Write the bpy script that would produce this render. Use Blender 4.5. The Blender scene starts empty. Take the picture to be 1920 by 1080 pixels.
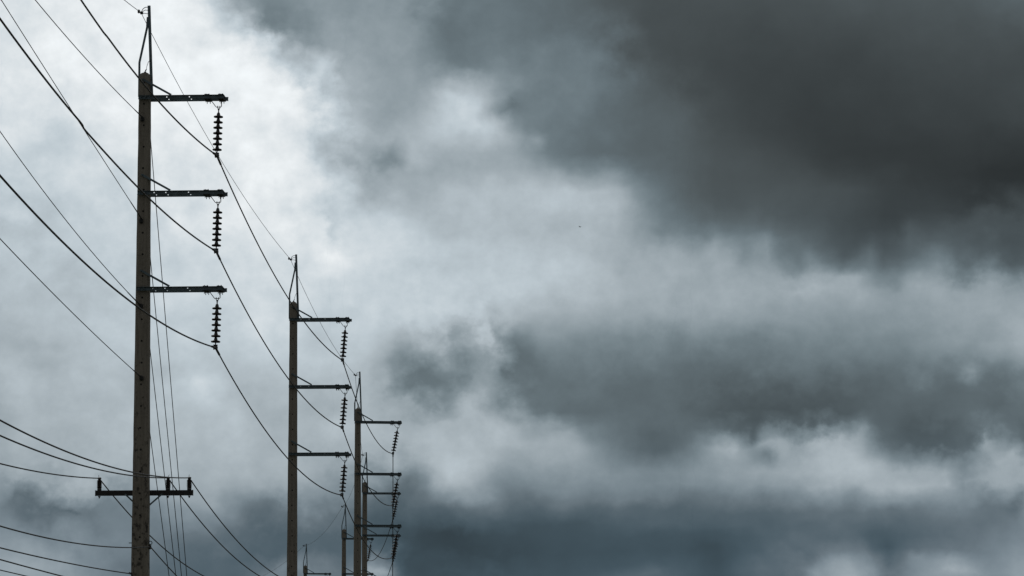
import bpy, bmesh, math, random
from mathutils import Vector, Matrix
rnd = random.Random(7)
R = math.radians
scene = bpy.context.scene
COL = scene.collection

# ------------------------------------------------------------------ camera, light, exposure
cam_data = bpy.data.cameras.new("camera")
cam = bpy.data.objects.new("camera", cam_data)
COL.objects.link(cam)
cam.location = (0, 0, 1.6)
cam.rotation_euler = (R(90 + 6.6), 0, 0)
cam_data.sensor_width = 36
cam_data.lens = 36 * 8357.0 / 1920.0
cam_data.clip_start = 0.5
cam_data.clip_end = 20000
scene.camera = cam
scene.view_settings.view_transform = 'Standard'
scene.view_settings.look = 'None'
scene.view_settings.exposure = 0
scene.view_settings.gamma = 1

SUN_AZ, SUN_EL = -9.0, 34.0          # behind the cloud, ahead and to the left of the camera
sun_data = bpy.data.lights.new("sun", 'SUN')
sun_data.energy = 0.5
sun_data.angle = R(20)
sun_data.color = (1, 0.97, 0.93)
sun = bpy.data.objects.new("sun", sun_data)
COL.objects.link(sun)
sd = Vector((math.sin(R(SUN_AZ)) * math.cos(R(SUN_EL)), math.cos(R(SUN_AZ)) * math.cos(R(SUN_EL)), math.sin(R(SUN_EL))))
sun.rotation_euler = sd.to_track_quat('Z', 'Y').to_euler()
sun.location = sd * 60

# ------------------------------------------------------------------ the sky: storm clouds over a Nishita sky
# Brightness of the cloud deck, sampled every 0.44 degrees of azimuth (columns) and
# every 0.41 degrees of elevation (rows, highest first); noise then frays it into cloud.
#SKYGRID_BEGIN
SKY = [
 [225,234,232,236,232,238,215,154,132,149,145,153,149,119,117,111,108,97,84,77,77,78,78,77,79,81,81,85,86,90,99],
 [229,230,227,233,237,250,232,191,136,134,156,154,143,113,119,114,111,105,93,77,75,73,71,71,71,73,75,78,77,80,82],
 [228,234,238,241,238,241,240,239,220,171,164,162,146,125,124,128,121,117,107,83,75,69,66,65,65,65,70,72,73,73,71],
 [222,224,231,234,244,250,245,250,249,232,178,157,154,183,180,139,124,117,107,91,83,73,65,63,61,63,63,65,65,67,69],
 [222,224,228,225,230,235,235,236,238,230,184,164,172,197,192,142,122,114,104,95,89,77,67,62,58,58,60,60,60,61,63],
 [213,213,213,215,221,222,232,231,231,224,180,151,174,163,165,161,130,112,106,98,91,81,78,70,60,56,54,53,54,53,52],
 [213,211,208,212,217,221,224,225,231,228,198,173,171,178,186,187,187,189,177,127,98,82,82,80,76,74,64,60,55,47,47],
 [196,199,203,208,212,218,220,227,231,226,216,213,200,188,181,181,178,175,175,132,114,99,101,89,80,71,64,71,76,73,75],
 [187,192,197,201,204,209,215,221,224,225,227,216,213,204,193,191,190,184,176,168,162,157,147,125,106,92,91,104,104,89,90],
 [186,189,193,197,199,200,207,212,216,216,202,200,200,201,200,195,196,190,181,172,166,161,164,167,162,162,144,158,150,154,137],
 [182,182,186,190,194,198,207,207,209,206,200,203,199,196,197,168,159,157,159,164,161,156,156,153,147,146,147,153,159,162,165],
 [175,179,182,186,192,193,194,194,198,201,196,188,142,138,160,124,130,128,126,124,119,119,119,121,123,125,127,138,147,147,166],
 [174,182,185,185,188,188,190,181,179,183,188,179,118,116,146,108,113,111,106,105,104,99,96,96,97,98,101,104,103,109,122],
 [167,175,178,178,182,185,185,174,173,176,180,175,165,163,162,141,119,105,104,106,102,92,83,82,87,93,97,97,99,99,105],
 [168,176,175,175,178,181,180,179,178,177,177,172,171,184,183,178,170,155,122,94,107,154,134,141,163,160,104,91,96,128,102],
 [164,173,168,174,176,178,173,174,173,164,151,129,129,173,166,136,137,140,141,134,136,141,149,160,180,183,179,173,167,166,169],
 [125,114,110,124,134,143,151,135,116,127,120,100,87,97,108,93,95,95,98,96,95,97,95,98,106,109,116,123,122,112,135],
 [150,144,135,133,125,113,104,97,90,95,92,86,70,64,66,71,75,77,77,79,77,74,85,93,103,104,92,103,108,124,137],
 [159,155,151,131,113,100,93,109,120,128,117,133,78,76,78,79,78,80,83,86,88,78,99,104,149,147,119,143,158,141,157],
]
COLSTEP, ROWSTEP = 64.0, 60.0
CELL = 24.0
# single puffs, notches and rain-frayed teeth: centre, half sizes, tilt in degrees, brightness change
PUFFS = [
 (862,212,42,26,20,8),(925,256,56,19,25,16),(948,220,40,13,15,-30),(1007,265,14,12,0,22),(725,310,42,16,0,-14),(693,275,18,14,0,20),(780,305,24,16,0,14),(845,180,24,12,-10,4),
 (775,690,46,24,0,-6),(905,650,13,42,-12,28),(927,690,12,30,-15,24),(955,662,24,24,0,-9),(735,690,12,20,0,-8),(845,665,16,30,10,-5),
 (1490,498,18,26,-25,-14),(1460,500,12,20,-15,-12),(1670,508,30,26,10,-15),(1582,498,20,22,10,-14),(1510,492,14,20,-15,15),(1630,482,14,22,10,20),(1602,526,24,16,0,14),
 (1745,490,16,24,-15,15),(1440,465,14,16,-20,18),(1710,440,12,24,0,14),(1395,478,14,22,0,-16),(1340,448,14,14,0,18),(1800,500,12,26,0,-10),
 (1373,827,30,22,0,24),(1447,833,26,18,0,26),(1547,845,46,24,0,14),(1435,860,15,13,0,-32),(1843,843,20,15,0,32),(1773,872,18,14,0,22),(1415,812,14,14,0,-22),
 (1800,912,11,24,0,-18),(1812,894,24,11,0,-14),(1893,963,16,16,0,-24),(1580,1058,34,24,25,16),(1650,1035,18,46,-30,-14),(1773,1066,30,14,10,15),(1710,1055,16,14,0,20),
 (1490,1000,26,14,20,12),(1690,965,40,12,5,-10),(1720,905,70,14,5,8),
 (873,785,60,18,0,12),(882,930,44,18,10,22),(960,880,40,14,0,-10),(830,905,22,22,0,12),(710,1073,22,15,0,46),(1060,812,60,14,20,12),
 (57,957,42,16,0,-10),(143,965,20,12,0,-16),(443,927,24,13,0,-20),(390,727,24,16,0,18),(427,780,28,24,0,8),(567,967,14,28,0,16),(470,960,40,18,0,-8),(330,700,26,14,0,-8),
 (533,403,46,30,0,8),(645,487,22,18,0,9),(627,427,16,32,0,-18),(613,143,13,24,0,34),(560,85,34,16,20,-16),(500,45,30,20,0,-10),(600,230,30,16,0,8),
 (1000,900,60,11,5,9),(1150,940,80,11,-3,8),(1050,985,70,11,5,-6),(1250,985,80,12,8,8),(860,1010,60,12,10,-5),(1180,1077,60,9,0,14),(1400,990,60,12,10,8),(1330,1040,40,14,15,-5),(1460,1040,26,16,25,11),(1550,975,30,11,20,9),
 (90,300,60,26,0,-8),(180,140,60,30,0,5),(60,420,70,26,0,-7),(330,420,40,26,0,6),(150,520,60,22,0,-8),(350,560,40,24,0,6),(70,650,50,26,0,-8),(200,640,40,20,0,6),(30,720,30,30,0,8),(480,600,50,24,0,5),(610,600,40,24,0,-8),
]

def cloud_map():
    def cub(p0, p1, p2, p3, t):
        return p1 + 0.5 * t * (p2 - p0 + t * (2 * p0 - 5 * p1 + 4 * p2 - p3 + t * (3 * (p1 - p2) + p3 - p0)))
    H, W = len(SKY), len(SKY[0])
    cl = lambda i, n: min(max(i, 0), n - 1)
    out = []
    for r in range(46):
        y = r * CELL; v = y / ROWSTEP; i = int(v); fv = v - i
        line = [cub(*[SKY[cl(i + d, H)][c] for d in (-1, 0, 1, 2)], fv) for c in range(W)]
        row = []
        for c in range(81):
            x = c * CELL; u = x / COLSTEP; j = int(u)
            g = cub(*[line[cl(j + d, W)] for d in (-1, 0, 1, 2)], u - j)
            for px, py, rx, ry, rot, dv in PUFFS:
                dx, dy = x - px, y - py
                if abs(dx) > 130 or abs(dy) > 130: continue
                ca, sa = math.cos(R(rot)), math.sin(R(rot))
                d2 = ((dx * ca + dy * sa) / (rx * 1.15)) ** 2 + ((-dx * sa + dy * ca) / (ry * 1.15)) ** 2
                g += dv * math.exp(-d2 ** 1.3)
            row.append(g / 255.0)
        out.append(row)
    return out
#SKYGRID_END
F_PX = 8357.0

def build_world():
    w = bpy.data.worlds.new("World")
    scene.world = w
    w.use_nodes = True
    nt = w.node_tree
    nt.nodes.clear()
    N, L = nt.nodes.new, nt.links.new

    def put(sock, v):
        if isinstance(v, bpy.types.NodeSocket):
            L(v, sock)
        else:
            sock.default_value = v

    def m(op, a, b=0.0, c=0.0, clamp=False):
        n = N('ShaderNodeMath'); n.operation = op; n.use_clamp = clamp
        put(n.inputs[0], a); put(n.inputs[1], b); put(n.inputs[2], c)
        return n.outputs[0]

    def noise(vec, scale, detail, rough, lac=2.0, dist=0.0):
        n = N('ShaderNodeTexNoise'); n.noise_dimensions = '3D'
        L(vec, n.inputs['Vector'])
        n.inputs['Scale'].default_value = scale; n.inputs['Detail'].default_value = detail
        n.inputs['Roughness'].default_value = rough; n.inputs['Lacunarity'].default_value = lac
        n.inputs['Distortion'].default_value = dist
        return n

    def smooth(v, a, b, lo=0.0, hi=1.0):
        n = N('ShaderNodeMapRange'); n.interpolation_type = 'SMOOTHSTEP'
        put(n.inputs['Value'], v)
        n.inputs['From Min'].default_value = a; n.inputs['From Max'].default_value = b
        n.inputs['To Min'].default_value = lo; n.inputs['To Max'].default_value = hi
        return n.outputs[0]

    def mixc(f, a, b):
        n = N('ShaderNodeMix'); n.data_type = 'RGBA'
        put(n.inputs[0], f)
        for s, v in ((n.inputs[6], a), (n.inputs[7], b)):
            if isinstance(v, bpy.types.NodeSocket): L(v, s)
            else: s.default_value = (*v, 1)
        return n.outputs[2]

    tc = N('ShaderNodeTexCoord')
    sep = N('ShaderNodeSeparateXYZ'); L(tc.outputs['Generated'], sep.inputs[0])
    az = m('ARCTAN2', sep.outputs[0], sep.outputs[1])                    # radians, 0 straight ahead
    el = m('ARCSINE', sep.outputs[2])
    mp = N('ShaderNodeMapping'); L(tc.outputs['Generated'], mp.inputs['Vector'])
    mp.inputs['Scale'].default_value = (1, 1, 1.15)                     # slightly flattened billows
    nv = mp.outputs['Vector']
    mq = N('ShaderNodeMapping'); L(tc.outputs['Generated'], mq.inputs['Vector'])
    mq.inputs['Scale'].default_value = (1, 1, 0.9)                     # drawn-out, rain-frayed edges
    nq = mq.outputs['Vector']
    n1 = noise(nv, 75, 3, 0.5)
    n2 = noise(nv, 125, 9, 0.58)
    # heaped, scalloped cloud edges: distance to the centres of billows
    jig = N('ShaderNodeVectorMath'); jig.operation = 'MULTIPLY_ADD'
    L(n2.outputs['Color'], jig.inputs[0]); jig.inputs[1].default_value = (0.006,) * 3; L(nq, jig.inputs[2])
    vo = N('ShaderNodeTexVoronoi'); vo.voronoi_dimensions = '3D'; vo.feature = 'F1'
    L(jig.outputs[0], vo.inputs['Vector'])
    vo.inputs['Scale'].default_value = 62; vo.inputs['Detail'].default_value = 2.5; vo.inputs['Roughness'].default_value = 0.5; vo.normalize = True
    calm = smooth(noise(nv, 22, 2, 0.5).outputs['Fac'], 0.44, 0.64, 0.3, 1.15)
    s1 = N('ShaderNodeSeparateColor'); L(n1.outputs['Color'], s1.inputs[0])
    s2 = N('ShaderNodeSeparateColor'); L(n2.outputs['Color'], s2.inputs[0])
    # position in the cloud map, in arc units of 1/8357 radian, frayed by the noises
    A1, A2, A3 = 85.0, 105.0, 130.0
    X = m('MULTIPLY_ADD', az, F_PX * 0.9934, 960.0)
    wx = m('MULTIPLY_ADD', s1.outputs[0], A1, m('MULTIPLY_ADD', s2.outputs[0], A2, -0.5 * (A1 + A2)))
    T = m('MULTIPLY_ADD', m('SUBTRACT', R(6.6), el), F_PX, 540.0)
    wy = m('MULTIPLY_ADD', s1.outputs[1], A1, m('MULTIPLY_ADD', s2.outputs[1], A2, -0.5 * (A1 + A2)))
    # the top of the middle cloud bank melts away smoothly
    melt = m('MULTIPLY', smooth(m('ABSOLUTE', m('SUBTRACT', T, 625.0)), 95.0, 30.0), smooth(X, 900.0, 1040.0))
    calm = m('MULTIPLY', calm, m('MULTIPLY_ADD', melt, -0.6, 1.0))
    wy = m('MULTIPLY_ADD', m('SUBTRACT', vo.outputs['Distance'], 0.27), A3, wy)
    T = m('MULTIPLY_ADD', wy, calm, T)
    X = m('MULTIPLY_ADD', wx, calm, X)
    grid = cloud_map()
    nr, nc = len(grid), len(grid[0])
    X = m('MINIMUM', m('PINGPONG', m('DIVIDE', X, CELL), nc - 1.0), nc - 1.001)   # the deck goes on beyond the sampled part
    T = m('MINIMUM', m('PINGPONG', m('DIVIDE', T, CELL), nr - 1.0), nr - 1.001)

    def crisp(v, k):                      # gathers the change between two samples, so cloud keeps an edge
        fr = m('FRACT', v)
        return m('ADD', v, m('MULTIPLY', m('SUBTRACT', smooth(fr, 0.0, 1.0), fr), k))
    X, T = crisp(X, 0.3), crisp(T, 0.3)

    def ramp(fac, cols):
        n = N('ShaderNodeValToRGB'); L(fac, n.inputs[0])
        cr = n.color_ramp; cr.interpolation = 'LINEAR'
        while len(cr.elements) > 1: cr.elements.remove(cr.elements[-1])
        cr.elements[0].position = 0.0; cr.elements[0].color = (*cols[0], 1)
        for i in range(1, len(cols)):
            e = cr.elements.new(i / (len(cols) - 1.0)); e.color = (*cols[i], 1)
        return n.outputs[0]
    # each ramp carries three neighbouring rows in its three channels; the dot product with the
    # three row weights gives the brightness
    SEG = 27
    facs = [m('DIVIDE', m('SUBTRACT', X, s0 - 1.0), SEG + 1.0, clamp=True) for s0 in range(0, nc, SEG)]
    acc = None
    for k in range(0, nr, 3):
        val = None
        for si, s0 in enumerate(range(0, nc, SEG)):
            cols = [(0, 0, 0)] + [tuple(min(max(grid[min(k + j, nr - 1)][c], 0.02), 1.2) / 1.2 if c < nc else 0.0 for j in range(3)) for c in range(s0, s0 + SEG)] + [(0, 0, 0)]
            o = ramp(facs[si], cols)
            if val is None: val = o
            else:
                ad = N('ShaderNodeVectorMath'); ad.operation = 'ADD'; L(val, ad.inputs[0]); L(o, ad.inputs[1]); val = ad.outputs[0]
        wf = m('DIVIDE', m('SUBTRACT', T, k - 1.0), 4.0, clamp=True)
        wt = ramp(wf, [(0, 0, 0), (1, 0, 0), (0, 1, 0), (0, 0, 1), (0, 0, 0)])
        dt = N('ShaderNodeVectorMath'); dt.operation = 'DOT_PRODUCT'; L(val, dt.inputs[0]); L(wt, dt.inputs[1])
        acc = dt.outputs['Value'] if acc is None else m('ADD', acc, dt.outputs['Value'])
    G = m('MULTIPLY', acc, 1.2)
    # fine billows
    n3 = noise(nv, 95, 9, 0.6)
    amt = m('MULTIPLY', smooth(G, 0.25, 0.5), smooth(G, 1.02, 0.92), 0.0)
    det = m('MULTIPLY_ADD', m('SUBTRACT', n3.outputs['Fac'], 0.5), m('MULTIPLY_ADD', amt, 0.15, 0.13), 1.0)
    G = m('MULTIPLY', G, det)
    n4 = noise(nv, 34, 4, 0.5)
    G = m('MULTIPLY', G, m('MULTIPLY_ADD', m('SUBTRACT', n4.outputs['Fac'], 0.5), smooth(G, 0.45, 0.8, 0.03, 0.12), 1.0))
    # the rest of the storm sky, away from the break in the clouds
    ng = noise(tc.outputs['Generated'], 5.0, 6, 0.55)
    away = m('MAXIMUM', smooth(m('ABSOLUTE', az), R(9.5), R(19)), smooth(el, R(12.5), R(20)))
    behind = smooth(sep.outputs[1], -0.2, 0.9)
    gen = m('MULTIPLY', smooth(ng.outputs['Fac'], 0.3, 0.75, 0.37, 0.68), m('MULTIPLY_ADD', behind, 0.2, 0.85))
    mixg = N('ShaderNodeMix'); mixg.data_type = 'FLOAT'
    L(away, mixg.inputs[0]); L(G, mixg.inputs[2]); L(gen, mixg.inputs[3])
    G = mixg.outputs[0]
    lin = m('POWER', m('MULTIPLY_ADD', G, 1 / 1.055, 0.055 / 1.055), 2.4)
    dark = mixc(smooth(el, R(3.0), R(5.3)), mixc(smooth(G, 0.30, 0.46), (0.61, 1.0, 1.29), (0.765, 1.0, 1.185)), mixc(m('MAXIMUM', smooth(G, 0.28, 0.45), smooth(el, R(8.3), R(6.8))), (0.82, 1.0, 1.065), (0.77, 1.0, 1.12)))
    tint = mixc(smooth(G, 0.42, 0.74), dark, (0.872, 1.0, 1.083))
    tint = mixc(smooth(G, 0.76, 0.95), tint, (0.955, 1.0, 1.025))
    tint = mixc(away, tint, (0.98, 1.0, 1.0))
    cl = N('ShaderNodeVectorMath'); cl.operation = 'SCALE'
    L(tint, cl.inputs[0]); L(m('MULTIPLY', lin, 10.0), cl.inputs['Scale'])
    sky = N('ShaderNodeTexSky'); sky.sky_type = 'NISHITA'; sky.sun_disc = False
    sky.sun_elevation = R(SUN_EL); sky.sun_rotation = R(SUN_AZ)
    final = mixc(0.996, sky.outputs[0], cl.outputs[0])
    bg = N('ShaderNodeBackground'); L(final, bg.inputs['Color']); bg.inputs['Strength'].default_value = 0.1
    out = N('ShaderNodeOutputWorld'); L(bg.outputs[0], out.inputs['Surface'])

build_world()

# ------------------------------------------------------------------ materials
def new_mat(name):
    mt = bpy.data.materials.new(name); mt.use_nodes = True
    nt = mt.node_tree
    return mt, nt, nt.nodes['Principled BSDF']

def simple_mat(name, col, rough, metal=0.0, var=0.35, scale=9.0, bump=0.0):
    mt, nt, b = new_mat(name)
    tc = nt.nodes.new('ShaderNodeTexCoord')
    n = nt.nodes.new('ShaderNodeTexNoise'); n.inputs['Scale'].default_value = scale; n.inputs['Detail'].default_value = 6
    nt.links.new(tc.outputs['Object'], n.inputs['Vector'])
    r = nt.nodes.new('ShaderNodeValToRGB')
    r.color_ramp.elements[0].position = 0.3; r.color_ramp.elements[1].position = 0.7
    r.color_ramp.elements[0].color = (*[c * (1 - var) for c in col], 1)
    r.color_ramp.elements[1].color = (*[min(c * (1 + var), 1) for c in col], 1)
    nt.links.new(n.outputs['Fac'], r.inputs[0]); nt.links.new(r.outputs[0], b.inputs['Base Color'])
    b.inputs['Roughness'].default_value = rough; b.inputs['Metallic'].default_value = metal
    return mt

M_STEEL = simple_mat('galvanised_steel', (0.13, 0.18, 0.21), 0.5, 0.2)
M_DARK = simple_mat('dark_fitting', (0.035, 0.038, 0.042), 0.6, 0.2)
M_PORC = simple_mat('brown_porcelain', (0.022, 0.016, 0.014), 0.3)
M_CAP = simple_mat('cap_metal', (0.10, 0.105, 0.11), 0.55, 0.3)
M_WIRE = simple_mat('aluminium_wire', (0.045, 0.048, 0.052), 0.6, 0.2)
M_THIN = simple_mat('steel_strand', (0.09, 0.10, 0.105), 0.55, 0.3)
M_WOOD = simple_mat('low_arm', (0.035, 0.035, 0.038), 0.75)
M_BIRD = simple_mat('bird_plumage', (0.025, 0.024, 0.026), 0.7)

def concrete_mat():
    mt, nt, b = new_mat('weathered_concrete')
    N, L = nt.nodes.new, nt.links.new
    tc = N('ShaderNodeTexCoord'); oi = N('ShaderNodeObjectInfo')
    off = N('ShaderNodeVectorMath'); off.operation = 'MULTIPLY_ADD'
    cb = N('ShaderNodeCombineXYZ')
    for i in range(3): L(oi.outputs['Random'], cb.inputs[i])
    L(cb.outputs[0], off.inputs[0]); off.inputs[1].default_value = (37, 53, 71); L(tc.outputs['Object'], off.inputs[2])

    def mapping(sc):
        n = N('ShaderNodeMapping'); n.inputs['Scale'].default_value = sc; L(off.outputs[0], n.inputs['Vector']); return n.outputs[0]

    def noise(v, s, d=5, r=0.55):
        n = N('ShaderNodeTexNoise'); n.inputs['Scale'].default_value = s; n.inputs['Detail'].default_value = d
        n.inputs['Roughness'].default_value = r; L(v, n.inputs['Vector']); return n.outputs['Fac']

    def m(op, a, bb=0.0, clamp=False):
        n = N('ShaderNodeMath'); n.operation = op; n.use_clamp = clamp
        for s, v in ((n.inputs[0], a), (n.inputs[1], bb)):
            if isinstance(v, bpy.types.NodeSocket): L(v, s)
            else: s.default_value = v
        return n.outputs[0]

    def mr(v, a, bb, lo=0., hi=1.):
        n = N('ShaderNodeMapRange'); n.interpolation_type = 'SMOOTHSTEP'; L(v, n.inputs[0])
        for i, q in enumerate((a, bb, lo, hi)):
            if isinstance(q, bpy.types.NodeSocket): L(q, n.inputs[i + 1])
            else: n.inputs[i + 1].default_value = q
        return n.outputs[0]

    def mix(f, a, bb):
        n = N('ShaderNodeMix'); n.data_type = 'RGBA'
        if isinstance(f, bpy.types.NodeSocket): L(f, n.inputs[0])
        else: n.inputs[0].default_value = f
        for s, v in ((n.inputs[6], a), (n.inputs[7], bb)):
            if isinstance(v, bpy.types.NodeSocket): L(v, s)
            else: s.default_value = (*v, 1)
        return n.outputs[2]
    sp = N('ShaderNodeSeparateXYZ'); L(tc.outputs['Object'], sp.inputs[0])
    streak = noise(mapping((9, 9, 0.5)), 2.0, 6, 0.6)
    fine = noise(mapping((1, 1, 1)), 16.0, 6, 0.65)
    base = mix(mr(streak, 0.3, 0.7), (0.19, 0.172, 0.146), (0.31, 0.283, 0.242))
    base = mix(m('MULTIPLY', mr(fine, 0.35, 0.7), 0.4), base, (0.33, 0.30, 0.26))
    # black mould: sparse high up, in ragged patches on the lower shaft
    grow = mr(sp.outputs[2], 8.0, 16.5, 1.0, 0.0)
    patch = noise(mapping((4.6, 4.6, 3.0)), 1.7, 6, 0.6)
    thr = m('SUBTRACT', 0.65, m('MULTIPLY', grow, 0.17))
    stain = mr(patch, thr, m('ADD', thr, 0.14))
    base = mix(m('MULTIPLY', stain, 0.8), base, (0.022, 0.021, 0.02))
    b.inputs['Roughness'].default_value = 0.9
    # the row of cast bolt holes down the face
    cell = m('SUBTRACT', m('FRACT', m('MULTIPLY', m('ADD', sp.outputs[2], m('MULTIPLY', oi.outputs['Random'], 0.3)), 1.75)), 0.5)
    dz = m('DIVIDE', cell, 1.75)
    jit = m('MULTIPLY', m('SUBTRACT', noise(mapping((0, 0, 1)), 1.3, 1), 0.5), 0.10)
    dx = m('ADD', sp.outputs[0], jit)
    r2 = m('ADD', m('MULTIPLY', dx, dx), m('MULTIPLY', dz, dz))
    hole = m('LESS_THAN', r2, 0.0007)
    base = mix(hole, base, (0.012, 0.012, 0.012))
    L(base, b.inputs['Base Color'])
    bp = N('ShaderNodeBump'); bp.inputs['Strength'].default_value = 0.5; bp.inputs['Distance'].default_value = 0.02
    L(fine, bp.inputs['Height']); L(bp.outputs[0], b.inputs['Normal'])
    return mt
M_CONC = concrete_mat()

def ground_mat():
    mt, nt, b = new_mat('grass_ground')
    N, L = nt.nodes.new, nt.links.new
    tc = N('ShaderNodeTexCoord')
    n = N('ShaderNodeTexNoise'); n.inputs['Scale'].default_value = 0.35; n.inputs['Detail'].default_value = 10; n.inputs['Roughness'].default_value = 0.7
    L(tc.outputs['Object'], n.inputs['Vector'])
    r = N('ShaderNodeValToRGB')
    r.color_ramp.elements[0].color = (0.035, 0.05, 0.02, 1); r.color_ramp.elements[1].color = (0.11, 0.11, 0.06, 1)
    r.color_ramp.elements[0].position = 0.35; r.color_ramp.elements[1].position = 0.68
    L(n.outputs['Fac'], r.inputs[0]); L(r.outputs[0], b.inputs['Base Color']); b.inputs['Roughness'].default_value = 1
    return mt

# ------------------------------------------------------------------ mesh helpers
def obj(name, bm, mat, parent=None, smooth=False):
    me = bpy.data.meshes.new(name)
    bmesh.ops.recalc_face_normals(bm, faces=bm.faces[:])
    bm.to_mesh(me); bm.free()
    me.materials.append(mat)
    if smooth:
        for p in me.polygons: p.use_smooth = True
    o = bpy.data.objects.new(name, me); COL.objects.link(o)
    if parent is not None: o.parent = parent
    return o

def empty(name, loc=(0, 0, 0), parent=None):
    o = bpy.data.objects.new(name, None); COL.objects.link(o); o.location = loc
    o.empty_display_size = 0.3
    if parent is not None: o.parent = parent
    return o

def tag(o, label, cat, group=None, kind=None):
    if label: o['label'] = label
    if cat: o['category'] = cat
    if group: o['group'] = group
    if kind: o['kind'] = kind
    return o

def copy_tree(o, parent=None):
    c = o.copy(); COL.objects.link(c)
    if parent is not None: c.parent = parent
    for ch in o.children: copy_tree(ch, c)
    return c

def box(bm, x0, x1, y0, y1, z0, z1):
    v = [bm.verts.new(p) for p in ((x0,y0,z0),(x1,y0,z0),(x1,y1,z0),(x0,y1,z0),(x0,y0,z1),(x1,y0,z1),(x1,y1,z1),(x0,y1,z1))]
    for f in ((0,1,2,3),(4,5,6,7),(0,1,5,4),(1,2,6,5),(2,3,7,6),(3,0,4,7)): bm.faces.new([v[i] for i in f])

def frame_of(d, up=Vector((0, 0, 1))):
    d = d.normalized()
    if abs(d.dot(up)) > 0.98: up = Vector((0, 1, 0))
    s = d.cross(up).normalized(); u = s.cross(d).normalized()
    return s, u

def bar(bm, a, b, w, h, up=Vector((0, 1, 0))):
    """straight rectangular bar from a to b, w across, h along 'up'"""
    a, b = Vector(a), Vector(b); s, u = frame_of(b - a, up)
    vs = []
    for p in (a, b):
        for i, j in ((-1,-1),(1,-1),(1,1),(-1,1)): vs.append(bm.verts.new(p + s * (i * w / 2) + u * (j * h / 2)))
    for f in ((0,1,2,3),(4,5,6,7),(0,1,5,4),(1,2,6,5),(2,3,7,6),(3,0,4,7)): bm.faces.new([vs[i] for i in f])

def tube(bm, pts, r, n=6, radii=None):
    pts = [Vector(p) for p in pts]; rings = []
    for i, p in enumerate(pts):
        d = pts[min(i + 1, len(pts) - 1)] - pts[max(i - 1, 0)]
        s, u = frame_of(d); rr = radii[i] if radii else r
        rings.append([bm.verts.new(p + s * (rr * math.cos(2 * math.pi * k / n)) + u * (rr * math.sin(2 * math.pi * k / n))) for k in range(n)])
    for a, b in zip(rings, rings[1:]):
        for k in range(n): bm.faces.new((a[k], a[(k + 1) % n], b[(k + 1) % n], b[k]))
    bm.faces.new(rings[0][::-1]); bm.faces.new(rings[-1])

def lathe(bm, prof, n=20, at=(0, 0, 0)):
    rings = []
    for r, z in prof:
        rings.append([bm.verts.new((at[0] + max(r, 1e-4) * math.cos(2 * math.pi * k / n), at[1] + max(r, 1e-4) * math.sin(2 * math.pi * k / n), at[2] + z)) for k in range(n)])
    for a, b in zip(rings, rings[1:]):
        for k in range(n): bm.faces.new((a[k], a[(k + 1) % n], b[(k + 1) % n], b[k]))
    bm.faces.new(rings[0][::-1]); bm.faces.new(rings[-1])

def bolt(bm, p, axis='z', r=0.02, l=0.05):
    p = Vector(p); d = {'x': Vector((1,0,0)), 'y': Vector((0,1,0)), 'z': Vector((0,0,1))}[axis]
    tube(bm, [p - d * l / 2, p + d * l / 2], r, 6)

# ------------------------------------------------------------------ the ground (below the picture)
bm = bmesh.new()
lathe(bm, [(9000, -2.0), (9000, 0.0)], 96)
tag(obj('ground', bm, ground_mat()), 'flat grassy ground under the power poles', 'ground', kind='structure')

# ------------------------------------------------------------------ one power pole with its parts
ARM = 20.15            # height of the top crossarm above the pole's foot
STEP = 2.54            # distance between the crossarms
TOPZ = ARM + 0.68

def half_width(z, k): return (0.268 + 0.0103 * (TOPZ - z)) / 2 * k

def shaft(k, seed):
    rr = random.Random(seed)
    bm = bmesh.new(); rings = []
    zs = [-1.2 + i * 0.42 for i in range(int((TOPZ - 0.14 + 1.2) / 0.42))] + [TOPZ - 0.15]
    levels = [(z, 1.0) for z in zs] + [(TOPZ - 0.075, 0.90), (TOPZ - 0.02, 0.70), (TOPZ, 0.42)]
    for z, sc in levels:
        a = half_width(z, k); dx = a * sc; dy = 0.92 * a * (0.5 + 0.5 * sc); c = 0.048 if sc == 1 else 0.03
        ring = []
        for x, y in ((-dx + c, -dy), (dx - c, -dy), (dx, -dy + c), (dx, dy - c), (dx - c, dy), (-dx + c, dy), (-dx, dy - c), (-dx, -dy + c)):
            j = 0.0035
            ring.append(bm.verts.new((x + rr.uniform(-j, j), y + rr.uniform(-j, j), z)))
        rings.append(ring)
    for a, b in zip(rings, rings[1:]):
        for i in range(8): bm.faces.new((a[i], a[(i + 1) % 8], b[(i + 1) % 8], b[i]))
    bm.faces.new(rings[0][::-1]); bm.faces.new(rings[-1])
    return bm

HOLES = (0.30, 0.61, 1.21)
def channel(bm, x0, x1, y, zc, out):
    """steel channel: a web pierced by one row of bolt holes, flanges on the outer side"""
    h, t, fl, hs = 0.05, 0.008, 0.052, 0.0135
    zo = 0.004
    ya, yb = sorted((y, y + out * t))
    box(bm, x0, x1, ya, yb, zc + zo + hs, zc + h)
    box(bm, x0, x1, ya, yb, zc - h, zc + zo - hs)
    xs = [x0] + [q for hx in HOLES for q in (hx - hs, hx + hs)] + [x1]
    for a, b in zip(xs[0::2], xs[1::2]): box(bm, a, b, ya, yb, zc + zo - hs, zc + zo + hs)
    fa, fb = sorted((y + out * t, y + out * (t + fl)))
    box(bm, x0, x1, fa, fb, zc + h - t, zc + h)
    box(bm, x0, x1, fa, fb, zc - h, zc - h + t)

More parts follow.
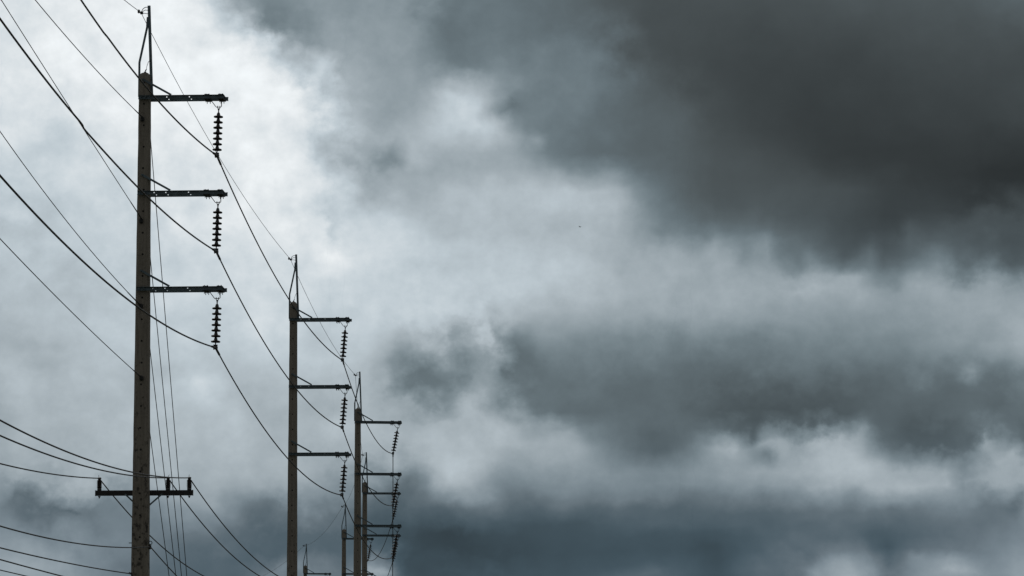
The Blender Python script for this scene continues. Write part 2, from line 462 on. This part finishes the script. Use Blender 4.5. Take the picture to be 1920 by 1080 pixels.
def build_pole():
    root = empty('power_pole')
    obj('concrete_shaft', shaft(1.0, 3), M_CONC, root)
    # lifting eye and bonding wire on the pole head
    bm = bmesh.new()
    box(bm, -0.03, 0.03, -0.03, 0.03, TOPZ - 0.02, TOPZ + 0.035)
    tube(bm, [(0.0, 0, TOPZ + 0.02), (0.01, 0, TOPZ + 0.07), (0.035, 0, TOPZ + 0.1)], 0.016)
    e = obj('lifting_eye', bm, M_DARK, root)
    bm = bmesh.new()
    tube(bm, [(0.03, 0, TOPZ + 0.09), (0.045, 0, TOPZ + 0.19), (0.085, 0, TOPZ + 0.30), (0.14, 0, TOPZ + 0.36)], 0.0075)
    obj('bonding_wire', bm, M_THIN, root)
    # steel spike carrying the earth wire: an upright angle and a cranked leg
    bm = bmesh.new()
    a, b = Vector((0.178, 0, ARM + 0.055)), Vector((0.082, 0, ARM + 2.49))
    bar(bm, a, b, 0.072, 0.008); bar(bm, a + Vector((0.032, 0.036, 0)), b + Vector((0.032, 0.036, 0)), 0.008, 0.064)
    sp = obj('spike', bm, M_STEEL, root)
    for z in (0.15, 0.5, 1.0):
        bm = bmesh.new(); bolt(bm, (0.178 - 0.096 * z / 2.44, -0.006, ARM + z), 'y', 0.016, 0.035)
        obj('bolt', bm, M_DARK, sp)
    bm = bmesh.new()
    q = [(-0.153, -0.012, ARM + 0.05), (-0.153, -0.012, ARM + 0.965), (0.042, -0.012, ARM + 1.90), (0.058, -0.012, ARM + 2.18)]
    for p0, p1 in zip(q, q[1:]): bar(bm, p0, p1, 0.058, 0.012)
    bar(bm, (-0.18, 0.03, ARM + 0.05), (-0.18, 0.03, ARM + 0.965), 0.008, 0.06)
    for z in (0.2, 0.6): bolt(bm, (-0.153, -0.02, ARM + z), 'y', 0.016, 0.04)
    obj('spike_leg', bm, M_STEEL, root)
    bm = bmesh.new()                                    # earth wire bracket and clamp
    tube(bm, [(0.065, 0, ARM + 2.45), (-0.02, 0, ARM + 2.44), (-0.075, 0, ARM + 2.40), (-0.11, 0, ARM + 2.33)], 0.010)
    tube(bm, [(0.065, 0, ARM + 2.36), (-0.01, 0, ARM + 2.37), (-0.06, 0, ARM + 2.345), (-0.10, 0, ARM + 2.31)], 0.009)
    tube(bm, [(0.065, 0, ARM + 2.265), (-0.03, 0, ARM + 2.285), (-0.09, 0, ARM + 2.28)], 0.009)
    br = obj('earth_wire_bracket', bm, M_DARK, root)
    bm = bmesh.new()
    box(bm, -0.145, -0.075, -0.06, 0.06, ARM + 2.265, ARM + 2.325)
    lathe(bm, [(0.015, -0.05), (0.034, -0.03), (0.034, 0.03), (0.015, 0.05)], 10, (-0.185, 0, ARM + 2.335))
    bar(bm, (-0.2, 0, ARM + 2.36), (-0.1, 0, ARM + 2.27), 0.03, 0.05)
    obj('clamp', bm, M_DARK, br)
    # three crossarms
    for i in range(3):
        z = ARM - STEP * i
        bm = bmesh.new()
        hw = half_width(z, 1.09)
        yf = -0.19 - 0.012 * i
        channel(bm, -0.145, 2.13, yf, z, -1)
        channel(bm, -0.145, 2.19, -yf, z, 1)
        for bx in (-0.06, 0.06): bolt(bm, (bx, 0, z + 0.003), 'y', 0.016, 0.62)
        arm = obj('crossarm', bm, M_STEEL, root)
        for cx in (1.68, 2.045):
            bm = bmesh.new()
            box(bm, cx - 0.065, cx + 0.065, -0.27, 0.27, z + 0.051, z + 0.064)
            box(bm, cx - 0.075, cx + 0.075, -0.27, 0.27, z - 0.066, z - 0.052)
            for sx in (-0.04, 0.04):
                for sy in (-0.13, 0.13):
                    bolt(bm, (cx + sx, sy, z - 0.02), 'z', 0.010, 0.23)
                    bolt(bm, (cx + sx, sy, z + 0.073), 'z', 0.018, 0.018)
            obj('clamp_plate', bm, M_DARK, arm)
        bm = bmesh.new()
        tube(bm, [(1.755, 0, z - 0.06), (1.785, 0, z - 0.10), (1.885, 0, z - 0.235), (1.905, 0, z - 0.25), (2.02, 0, z - 0.25), (2.037, 0, z - 0.235), (2.04, 0, z - 0.06)], 0.011)
        obj('hanger', bm, M_DARK, arm)
        bm = bmesh.new()
        yb = -hw - 0.012
        bar(bm, (-0.04, yb, z + 0.49), (0.72, yb - 0.004, z + 0.066), 0.052, 0.008)
        bar(bm, (-0.02, yb + 0.03, z + 0.51), (0.735, yb + 0.03, z + 0.085), 0.008, 0.05)
        bolt(bm, (-0.03, yb - 0.01, z + 0.485), 'y', 0.026, 0.04); bolt(bm, (0.66, yb - 0.01, z + 0.097), 'y', 0.018, 0.03)
        obj('arm_brace', bm, M_STEEL, root)
    return root

def add_low_arm(root, dz=0.0):
    """second, lower crossarm with three pin insulators, for the local line"""
    z = ARM - 10.405 + dz; y0 = 0.24
    bm = bmesh.new()
    box(bm, -1.25, 1.32, y0, y0 + 0.11, z - 0.068, z + 0.068)
    box(bm, -1.254, -1.245, y0 - 0.006, y0 + 0.116, z - 0.074, z + 0.074)
    box(bm, 1.315, 1.324, y0 - 0.006, y0 + 0.116, z - 0.074, z + 0.074)
    arm = obj('low_crossarm', bm, M_WOOD, root)
    for x in (-1.15, 0.665, 1.225):
        bm = bmesh.new()
        prof = [(0.03, 0.06), (0.058, 0.062)]
        for k in range(6):
            zz = 0.075 + k * 0.033
            prof += [(0.055, zz), (0.072, zz + 0.008), (0.072, zz + 0.014), (0.052, zz + 0.022)]
        prof += [(0.045, 0.28), (0.038, 0.30), (0.052, 0.312), (0.052, 0.33), (0.03, 0.345)]
        lathe(bm, prof, 18, (x, y0 + 0.055, z + 0.07))
        ins = obj('pin_insulator', bm, M_PORC, arm, True)
        bm = bmesh.new()
        lathe(bm, [(0.056, 0.0), (0.058, 0.052), (0.045, 0.061)], 18, (x, y0 + 0.055, z + 0.07))
        obj('base_cap', bm, M_CAP, ins, True)
        bm = bmesh.new()
        lathe(bm, [(0.012, -0.06), (0.02, -0.03), (0.04, 0.0)], 10, (x, y0 + 0.055, z - 0.078))
        obj('pin', bm, M_DARK, ins)
        bm = bmesh.new()
        s = -0.02 if x < 0 else (0.03 if x < 1 else 0.0)
        tube(bm, [(x - 0.015, y0 + 0.055, z + 0.40), (x - 0.01 + s / 2, y0 + 0.055, z + 0.44), (x + s, y0 + 0.055, z + 0.475)], 0.006)
        obj('tie_wire', bm, M_THIN, ins)
    bm = bmesh.new(); bar(bm, (-0.46, y0 - 0.004, z - 0.03), (-0.16, y0 - 0.05, z - 0.31), 0.042, 0.008); obj('low_brace', bm, M_STEEL, root)
    bm = bmesh.new(); bar(bm, (0.52, y0 - 0.004, z - 0.03), (0.15, y0 - 0.05, z - 0.36), 0.042, 0.008); obj('low_brace', bm, M_STEEL, root)

# where each pole stands: x, y, height of its top crossarm, turn, tilt of its insulator strings
POLES = {
    'zero':   (-10.566, 60.56, 18.74, -4, 1.5),
    'first':  (-9.69, 116.3, 20.09, -4, 1.8),
    'second': (-8.235, 167.0, 19.71, -3, 4.6),
    'third':  (-7.545, 217.5, 20.155, 8, 10.5),
    'fourth': (-8.873, 268.3, 20.18, 3, 11.5),
    'fifth':  (-12.14, 322.0, 20.62, 9, 9.5),
    'sixth':  (-17.15, 370.0, 20.55, 8, 8.0),
    'seventh': (-25.2, 416.0, 19.72, 10, 7.0),
}
LABELS = {
    'zero': 'concrete power pole outside the left edge, feeding the wires to the tallest pole',
    'first': 'tallest, nearest concrete power pole with black stains and a low fourth crossarm',
    'second': 'second tallest concrete power pole, standing alone between the tallest pole and the far cluster',
    'third': 'tallest concrete power pole of the far cluster, third in size of the whole row',
    'fourth': 'concrete power pole close behind the right edge of the third tallest one',
    'fifth': 'small far power pole showing two crossarms, left of the clustered pair',
    'sixth': 'smallest power pole, only its spike and top arm rising over the bottom edge',
    'seventh': 'concrete power pole hidden below the bottom edge, past the smallest visible pole',
}
NTH = {'zero': 'the pole outside the left edge', 'first': 'the nearest, tallest pole', 'second': 'the second tallest pole', 'third': 'the third tallest pole',
       'fourth': 'the pole behind the third tallest', 'fifth': 'the small pole left of the pair',
       'sixth': 'the smallest pole at the bottom', 'seventh': 'the pole below the bottom edge'}
PGROUP = 'power poles receding in a curving row'

proto = build_pole()
pole = {}
for i, (key, (x, y, az, yaw, tilt)) in enumerate(POLES.items()):
    p = proto if i == 0 else copy_tree(proto)
    p.location = (x, y, az - ARM); p.rotation_euler = (0, 0, R(yaw))
    tag(p, LABELS[key], 'power pole', PGROUP)
    pole[key] = p
for key in ('zero', 'first', 'second'): add_low_arm(pole[key], -0.27 if key == 'zero' else 0.0)
# the nearest pole is the stoutest
for ch in pole['first'].children:
    if ch.name.startswith('concrete_shaft'):
        bm = shaft(1.09, 11); me = bpy.data.meshes.new('concrete_shaft'); bmesh.ops.recalc_face_normals(bm, faces=bm.faces[:]); bm.to_mesh(me); bm.free()
        me.materials.append(M_CONC); ch.data = me

def at(key, p):
    x, y, az, yaw, t = POLES[key]
    c, s = math.cos(R(yaw)), math.sin(R(yaw))
    return Vector((x + c * p[0] - s * p[1], y + s * p[0] + c * p[1], az - ARM + p[2]))

# fittings only the nearest pole has
P1 = pole['first']
for (px, pz) in ((-0.045, 19.53), (-0.05, 16.824), (-0.03, 14.569), (-0.0, 12.674)):
    z = pz - 20.09 + ARM
    hw = half_width(z, 1.09)
    bm = bmesh.new()
    lathe(bm, [(0.02, -0.06), (0.05, -0.045), (0.055, 0.03), (0.03, 0.055)], 12, (px + 0.01, -hw * 0.92 - 0.03, z - 0.01))
    bar(bm, (px, -hw * 0.92 - 0.06, z + 0.05), (px + 0.02, -hw * 0.92 - 0.03, z - 0.08), 0.05, 0.03)
    obj('wire_anchor', bm, M_DARK, P1)
bm = bmesh.new(); z = ARM - 11.73
tube(bm, [(-0.31, -0.0, z), (0.21, 0.0, z)], 0.012)
tube(bm, [(0.21 + 0.045 - 0.045 * math.cos(a), 0, z + 0.045 * math.sin(a) + 0.0) for a in [R(d) for d in range(0, 361, 30)]], 0.011)
eb = obj('eye_bolt', bm, M_DARK, P1)
bm = bmesh.new()
lathe(bm, [(0.02, -0.075), (0.05, -0.06), (0.028, -0.02), (0.05, 0.02), (0.02, 0.04)], 12, (0.245, -0.02, z - 0.095))
tube(bm, [(0.25, 0, z - 0.03), (0.247, -0.01, z - 0.07)], 0.014)
obj('spool_insulator', bm, M_PORC, eb)
bm = bmesh.new(); z = ARM - 12.56
bar(bm, (-0.16, -0.16, z), (-0.28, -0.17, z + 0.04), 0.05, 0.05); bar(bm, (-0.19, -0.16, z + 0.06), (-0.19, -0.16, z - 0.06), 0.05, 0.05)
obj('wire_anchor', bm, M_DARK, P1)

# ------------------------------------------------------------------ insulator strings hang from the crossarms
def build_string():
    root = empty('insulator_string')
    bm = bmesh.new()
    for s in (-0.03, 0.03):
        tube(bm, [(s, 0, 0.055), (s, 0, 0.0), (s * 0.5, 0, -0.03), (0, 0, -0.07)], 0.011)
    box(bm, -0.022, 0.022, -0.02, 0.02, -0.055, -0.015)
    tube(bm, [(0, 0, -0.05), (0, 0, -0.13)], 0.016)
    obj('shackle', bm, M_DARK, root)
    for k in range(7):
        d = -0.225 - 0.146 * k
        bm = bmesh.new()
        lathe(bm, [(0.022, 0.022), (0.06, 0.020), (0.095, 0.012), (0.116, 0.004), (0.125, -0.010), (0.124, -0.026), (0.112, -0.036),
                   (0.095, -0.022), (0.085, -0.036), (0.07, -0.026), (0.055, -0.036), (0.03, -0.03), (0.015, -0.05)], 24, (0, 0, d))
        dk = obj('disc', bm, M_PORC, root, True)
        bm = bmesh.new()
        lathe(bm, [(0.022, 0.102), (0.036, 0.092), (0.043, 0.06), (0.052, 0.03), (0.056, 0.018)], 16, (0, 0, d))
        obj('metal_cap', bm, M_CAP, dk, True)
    bm = bmesh.new()
    tube(bm, [(0, 0, -1.13), (0, 0, -1.22)], 0.016)
    box(bm, -0.05, 0.05, -0.06, 0.06, -1.225, -1.20)
    for s in (-0.042, 0.042): tube(bm, [(s, 0, -1.19), (s, 0, -1.33)], 0.012)
    box(bm, -0.045, 0.045, -0.13, 0.13, -1.31, -1.235)
    obj('suspension_clamp', bm, M_DARK, root)
    return root

LEVEL = ('top', 'middle', 'bottom')
CLAMP = {}
s_proto = build_string(); first = True
for key, (x, y, az, yaw, tilt) in POLES.items():
    for i in range(3):
        o = s_proto if first else copy_tree(s_proto); first = False
        piv = at(key, (1.965, 0, ARM - STEP * i - 0.27))
        o.location = piv; o.rotation_euler = (0, R(tilt), R(yaw))
        tag(o, 'black disc insulator string under the %s crossarm of %s' % (LEVEL[i], NTH[key]), 'insulator', 'insulator strings hanging from the crossarms')
        CLAMP[key, i] = at(key, (1.965 - 1.27 * math.sin(R(tilt)), 0, ARM - STEP * i - 0.27 - 1.27 * math.cos(R(tilt))))

# ------------------------------------------------------------------ wires
def span(a, b, sag, n=48, kinks=()):
    a, b = Vector(a), Vector(b); out = []
    side = (b - a).cross(Vector((0, 0, 1))).normalized()
    ts = sorted(set([i / n for i in range(n + 1)] + [k[0] + d for k in kinks for d in (-0.012, -0.004, 0.004, 0.012)]))
    for t in ts:
        p = a.lerp(b, t); p.z -= 4 * sag * t * (1 - t)
        for t0, amp in kinks:
            p += side * amp * math.tanh((t - t0) / 0.005) * math.exp(-abs(t - t0) / 0.06)
        out.append(p)
    return out

def wire(name, pts, r, mat, label, cat, group):
    bm = bmesh.new(); tube(bm, pts, r, 6)
    return tag(obj(name, bm, mat, None, True), label, cat, group)

keys = list(POLES)
SAG = {('zero', 0): 0.88, ('zero', 1): 0.715, ('zero', 2): 0.765}
for i in range(3):
    pts = []
    for a, b in zip(keys, keys[1:]):
        kk = ()
        if a == 'zero' and i == 0: kk = ((0.5085, 0.008),)
        if a == 'zero' and i == 1: kk = ((0.4383, -0.024),)
        sp_ = span(CLAMP[a, i], CLAMP[b, i], SAG.get((a, i), 0.84), 48, kk)
        pts += sp_ if not pts else sp_[1:]
    w = wire('power_line', pts, 0.0200, M_WIRE, 'thick black conductor slung from the %s insulator string of every pole' % LEVEL[i], 'power line', 'high voltage conductors of the pole row')
    for key in keys[1:-1]:                              # armour rods wrapped round the conductor at each clamp
        c = CLAMP[key, i]
        near = sorted((p for p in pts if (p - c).length < 2.6), key=lambda p: p.y)
        bm = bmesh.new(); tube(bm, [(near[0] - c).normalized() * 1.1 + c, c, (near[-1] - c).normalized() * 1.1 + c], 0.031, 8)
        obj('armour_rod', bm, M_WIRE, w)
# earth wire along the spikes
pts = []
ESAG = {'zero': 1.2, 'first': 0.5, 'second': 0.45}
for a, b in zip(keys, keys[1:]):
    q = lambda k: at(k, (-0.13, 0, ARM + 2.31))
    s_ = span(q(a), q(b), ESAG.get(a, 0.57)); pts += s_ if not pts else s_[1:]
wire('earth_wire', pts, 0.0085, M_THIN, 'thin grey earth wire clamped beside the spike on top of every pole', 'power line', None)
# local line on the low crossarm
ZL = ARM - 10.405
for k, (dx, lab, sg, sg2) in enumerate(((-1.15, 'left end of', 0.557, 0.9), (0.665, 'middle right of', 0.61, 0.9), (1.225, 'right end of', 0.66, 0.88))):
    g = {0: Vector(((-11.952, 60.56, 8.404), (-10.166, 60.56, 8.414), (-9.597, 60.56, 8.502))[k]), 1: at('first', (dx, 0.2, ZL + 0.385)), 3: at('first', (dx + 0.055, 0.36, ZL + 0.30)), 2: at('second', (dx, 0.2, ZL + 0.385))}
    pts = span(g[0], g[1], sg) + span(g[3], g[2], sg2)
    wire('power_line', pts, 0.0168, M_WIRE, 'wire tied to the insulator at the %s the low fourth crossarm' % lab, 'power line', 'distribution wires on the low crossarm')
# service cables lower on the nearest pole
sv = at('first', (0.245, -0.06, ARM - 11.84))
wire('service_cable', span((-10.39, 60.56, 6.81), sv, 0.525) + span(at('first', (0.26, 0.05, ARM - 11.84)), at('second', (0.25, 0, ARM - 11.7)), 0.85), 0.0155, M_WIRE,
     'service cable through the eye bolt under the low crossarm of the tallest pole', 'cable', 'service cables low on the tallest pole')
for (a, b, sg, lab) in (((-10.78, 60.56, 6.21), (-9.907, 116.2, 7.548), 0.19, 'service cable ending at the left side of the tallest pole above the bottom edge'),
                        ((-10.67, 60.56, 6.02), (-9.888, 116.2, 7.048), 0.09, 'upper of the two cables that cut across the bottom left corner'),
                        ((-10.745, 60.56, 5.65), (-9.886, 116.2, 6.868), -0.06, 'lower, thinner of the two cables that cut across the bottom left corner')):
    wire('service_cable', span(a, b, max(sg, 0.02)), 0.0115 if 'thinner' in lab else 0.0150, M_WIRE, lab, 'cable', 'service cables low on the tallest pole')
# stay wires from the left, anchored on the face of the nearest pole, and guy wires down behind it
ST = (((-10.63, 60.56, 18.144), (-9.735, 116.06, 19.56), 0.467, 'topmost'), ((-12.79, 60.56, 21.784), (-9.735, 116.05, 16.87), 0.11, 'second'),
      ((-13.49, 60.56, 21.973), (-9.765, 116.04, 14.60), 1.272, 'third'), ((-10.305, 60.56, 12.958), (-9.72, 116.03, 12.70), 0.243, 'lowest'))
for a, b, sg, lab in ST:
    pts = span(a, b, sg)
    w = wire('stay_wire', pts, 0.0105, M_THIN, '%s of four thin stay wires ending on the face of the tallest pole' % lab, 'wire', 'stay wires ending on the tallest pole')
    bm = bmesh.new(); d = (pts[-2] - pts[-1]).normalized()
    tube(bm, [pts[-1] + d * 2.0, pts[-1] + d * 0.3, pts[-1]], 0.017, 6, [0.014, 0.018, 0.022]); obj('wire_grip', bm, M_DARK, w)
for (px, pz, lab) in ((-9.60, 19.58, 'rightmost'), (-9.63, 16.84, 'second from the right'), (-9.65, 14.58, 'third from the right'), (-9.70, 12.69, 'leftmost')):
    z = 0.0
    wire('guy_wire', span((px, 116.55, pz), (-8.89 - 0.0, 135.0, -1.99), 0.0, 6), 0.0105, M_THIN,
         '%s of four straight guy wires dropping steeply behind the tallest pole' % lab, 'wire', 'guy wires behind the tallest pole')

# ------------------------------------------------------------------ a bird far off in the clearing
bd = empty('flying_bird', (700 * (1089.5 - 960) / F_PX * 0.9955, 700.0, 1.6 + 700 * math.tan(R(6.6) + math.atan((540 - 425.5) / F_PX))))
tag(bd, 'tiny dark bird flying alone in the pale gap between the clouds', 'bird')
bm = bmesh.new()
rings = []
for x, r in ((-0.16, 0.012), (-0.10, 0.035), (-0.02, 0.055), (0.07, 0.05), (0.12, 0.03), (0.15, 0.034), (0.18, 0.022), (0.215, 0.004)):
    rings.append([bm.verts.new((x, r * math.cos(a), r * 0.9 * math.sin(a))) for a in [2 * math.pi * k / 10 for k in range(10)]])
for a, b in zip(rings, rings[1:]):
    for k in range(10): bm.faces.new((a[k], a[(k + 1) % 10], b[(k + 1) % 10], b[k]))
bm.faces.new(rings[0][::-1]); bm.faces.new(rings[-1])
body = obj('body', bm, M_BIRD, bd, True)
def wing(s):
    bm = bmesh.new()
    out = [(0.07, 0.03, 0.0), (0.06, 0.17, 0.07), (0.0, 0.33, 0.10), (-0.10, 0.44, 0.09), (-0.10, 0.30, 0.085), (-0.07, 0.15, 0.05), (-0.07, 0.03, 0.0)]
    t = [bm.verts.new((x, s * y, z + 0.006)) for x, y, z in out]; b = [bm.verts.new((x, s * y, z - 0.006)) for x, y, z in out]
    bm.faces.new(t); bm.faces.new(b[::-1])
    for i in range(7): bm.faces.new((t[i], t[(i + 1) % 7], b[(i + 1) % 7], b[i]))
    return bm
obj('wing', wing(1), M_BIRD, bd); obj('wing', wing(-1), M_BIRD, bd)
bm = bmesh.new()
out = [(-0.14, 0.015), (-0.28, 0.06), (-0.24, 0.0), (-0.28, -0.06), (-0.14, -0.015)]
t = [bm.verts.new((x, y, 0.005)) for x, y in out]; b = [bm.verts.new((x, y, -0.005)) for x, y in out]
bm.faces.new(t); bm.faces.new(b[::-1])
for i in range(5): bm.faces.new((t[i], t[(i + 1) % 5], b[(i + 1) % 5], b[i]))
obj('tail', bm, M_BIRD, bd)
bd.rotation_euler = (R(14), R(-8), R(25))
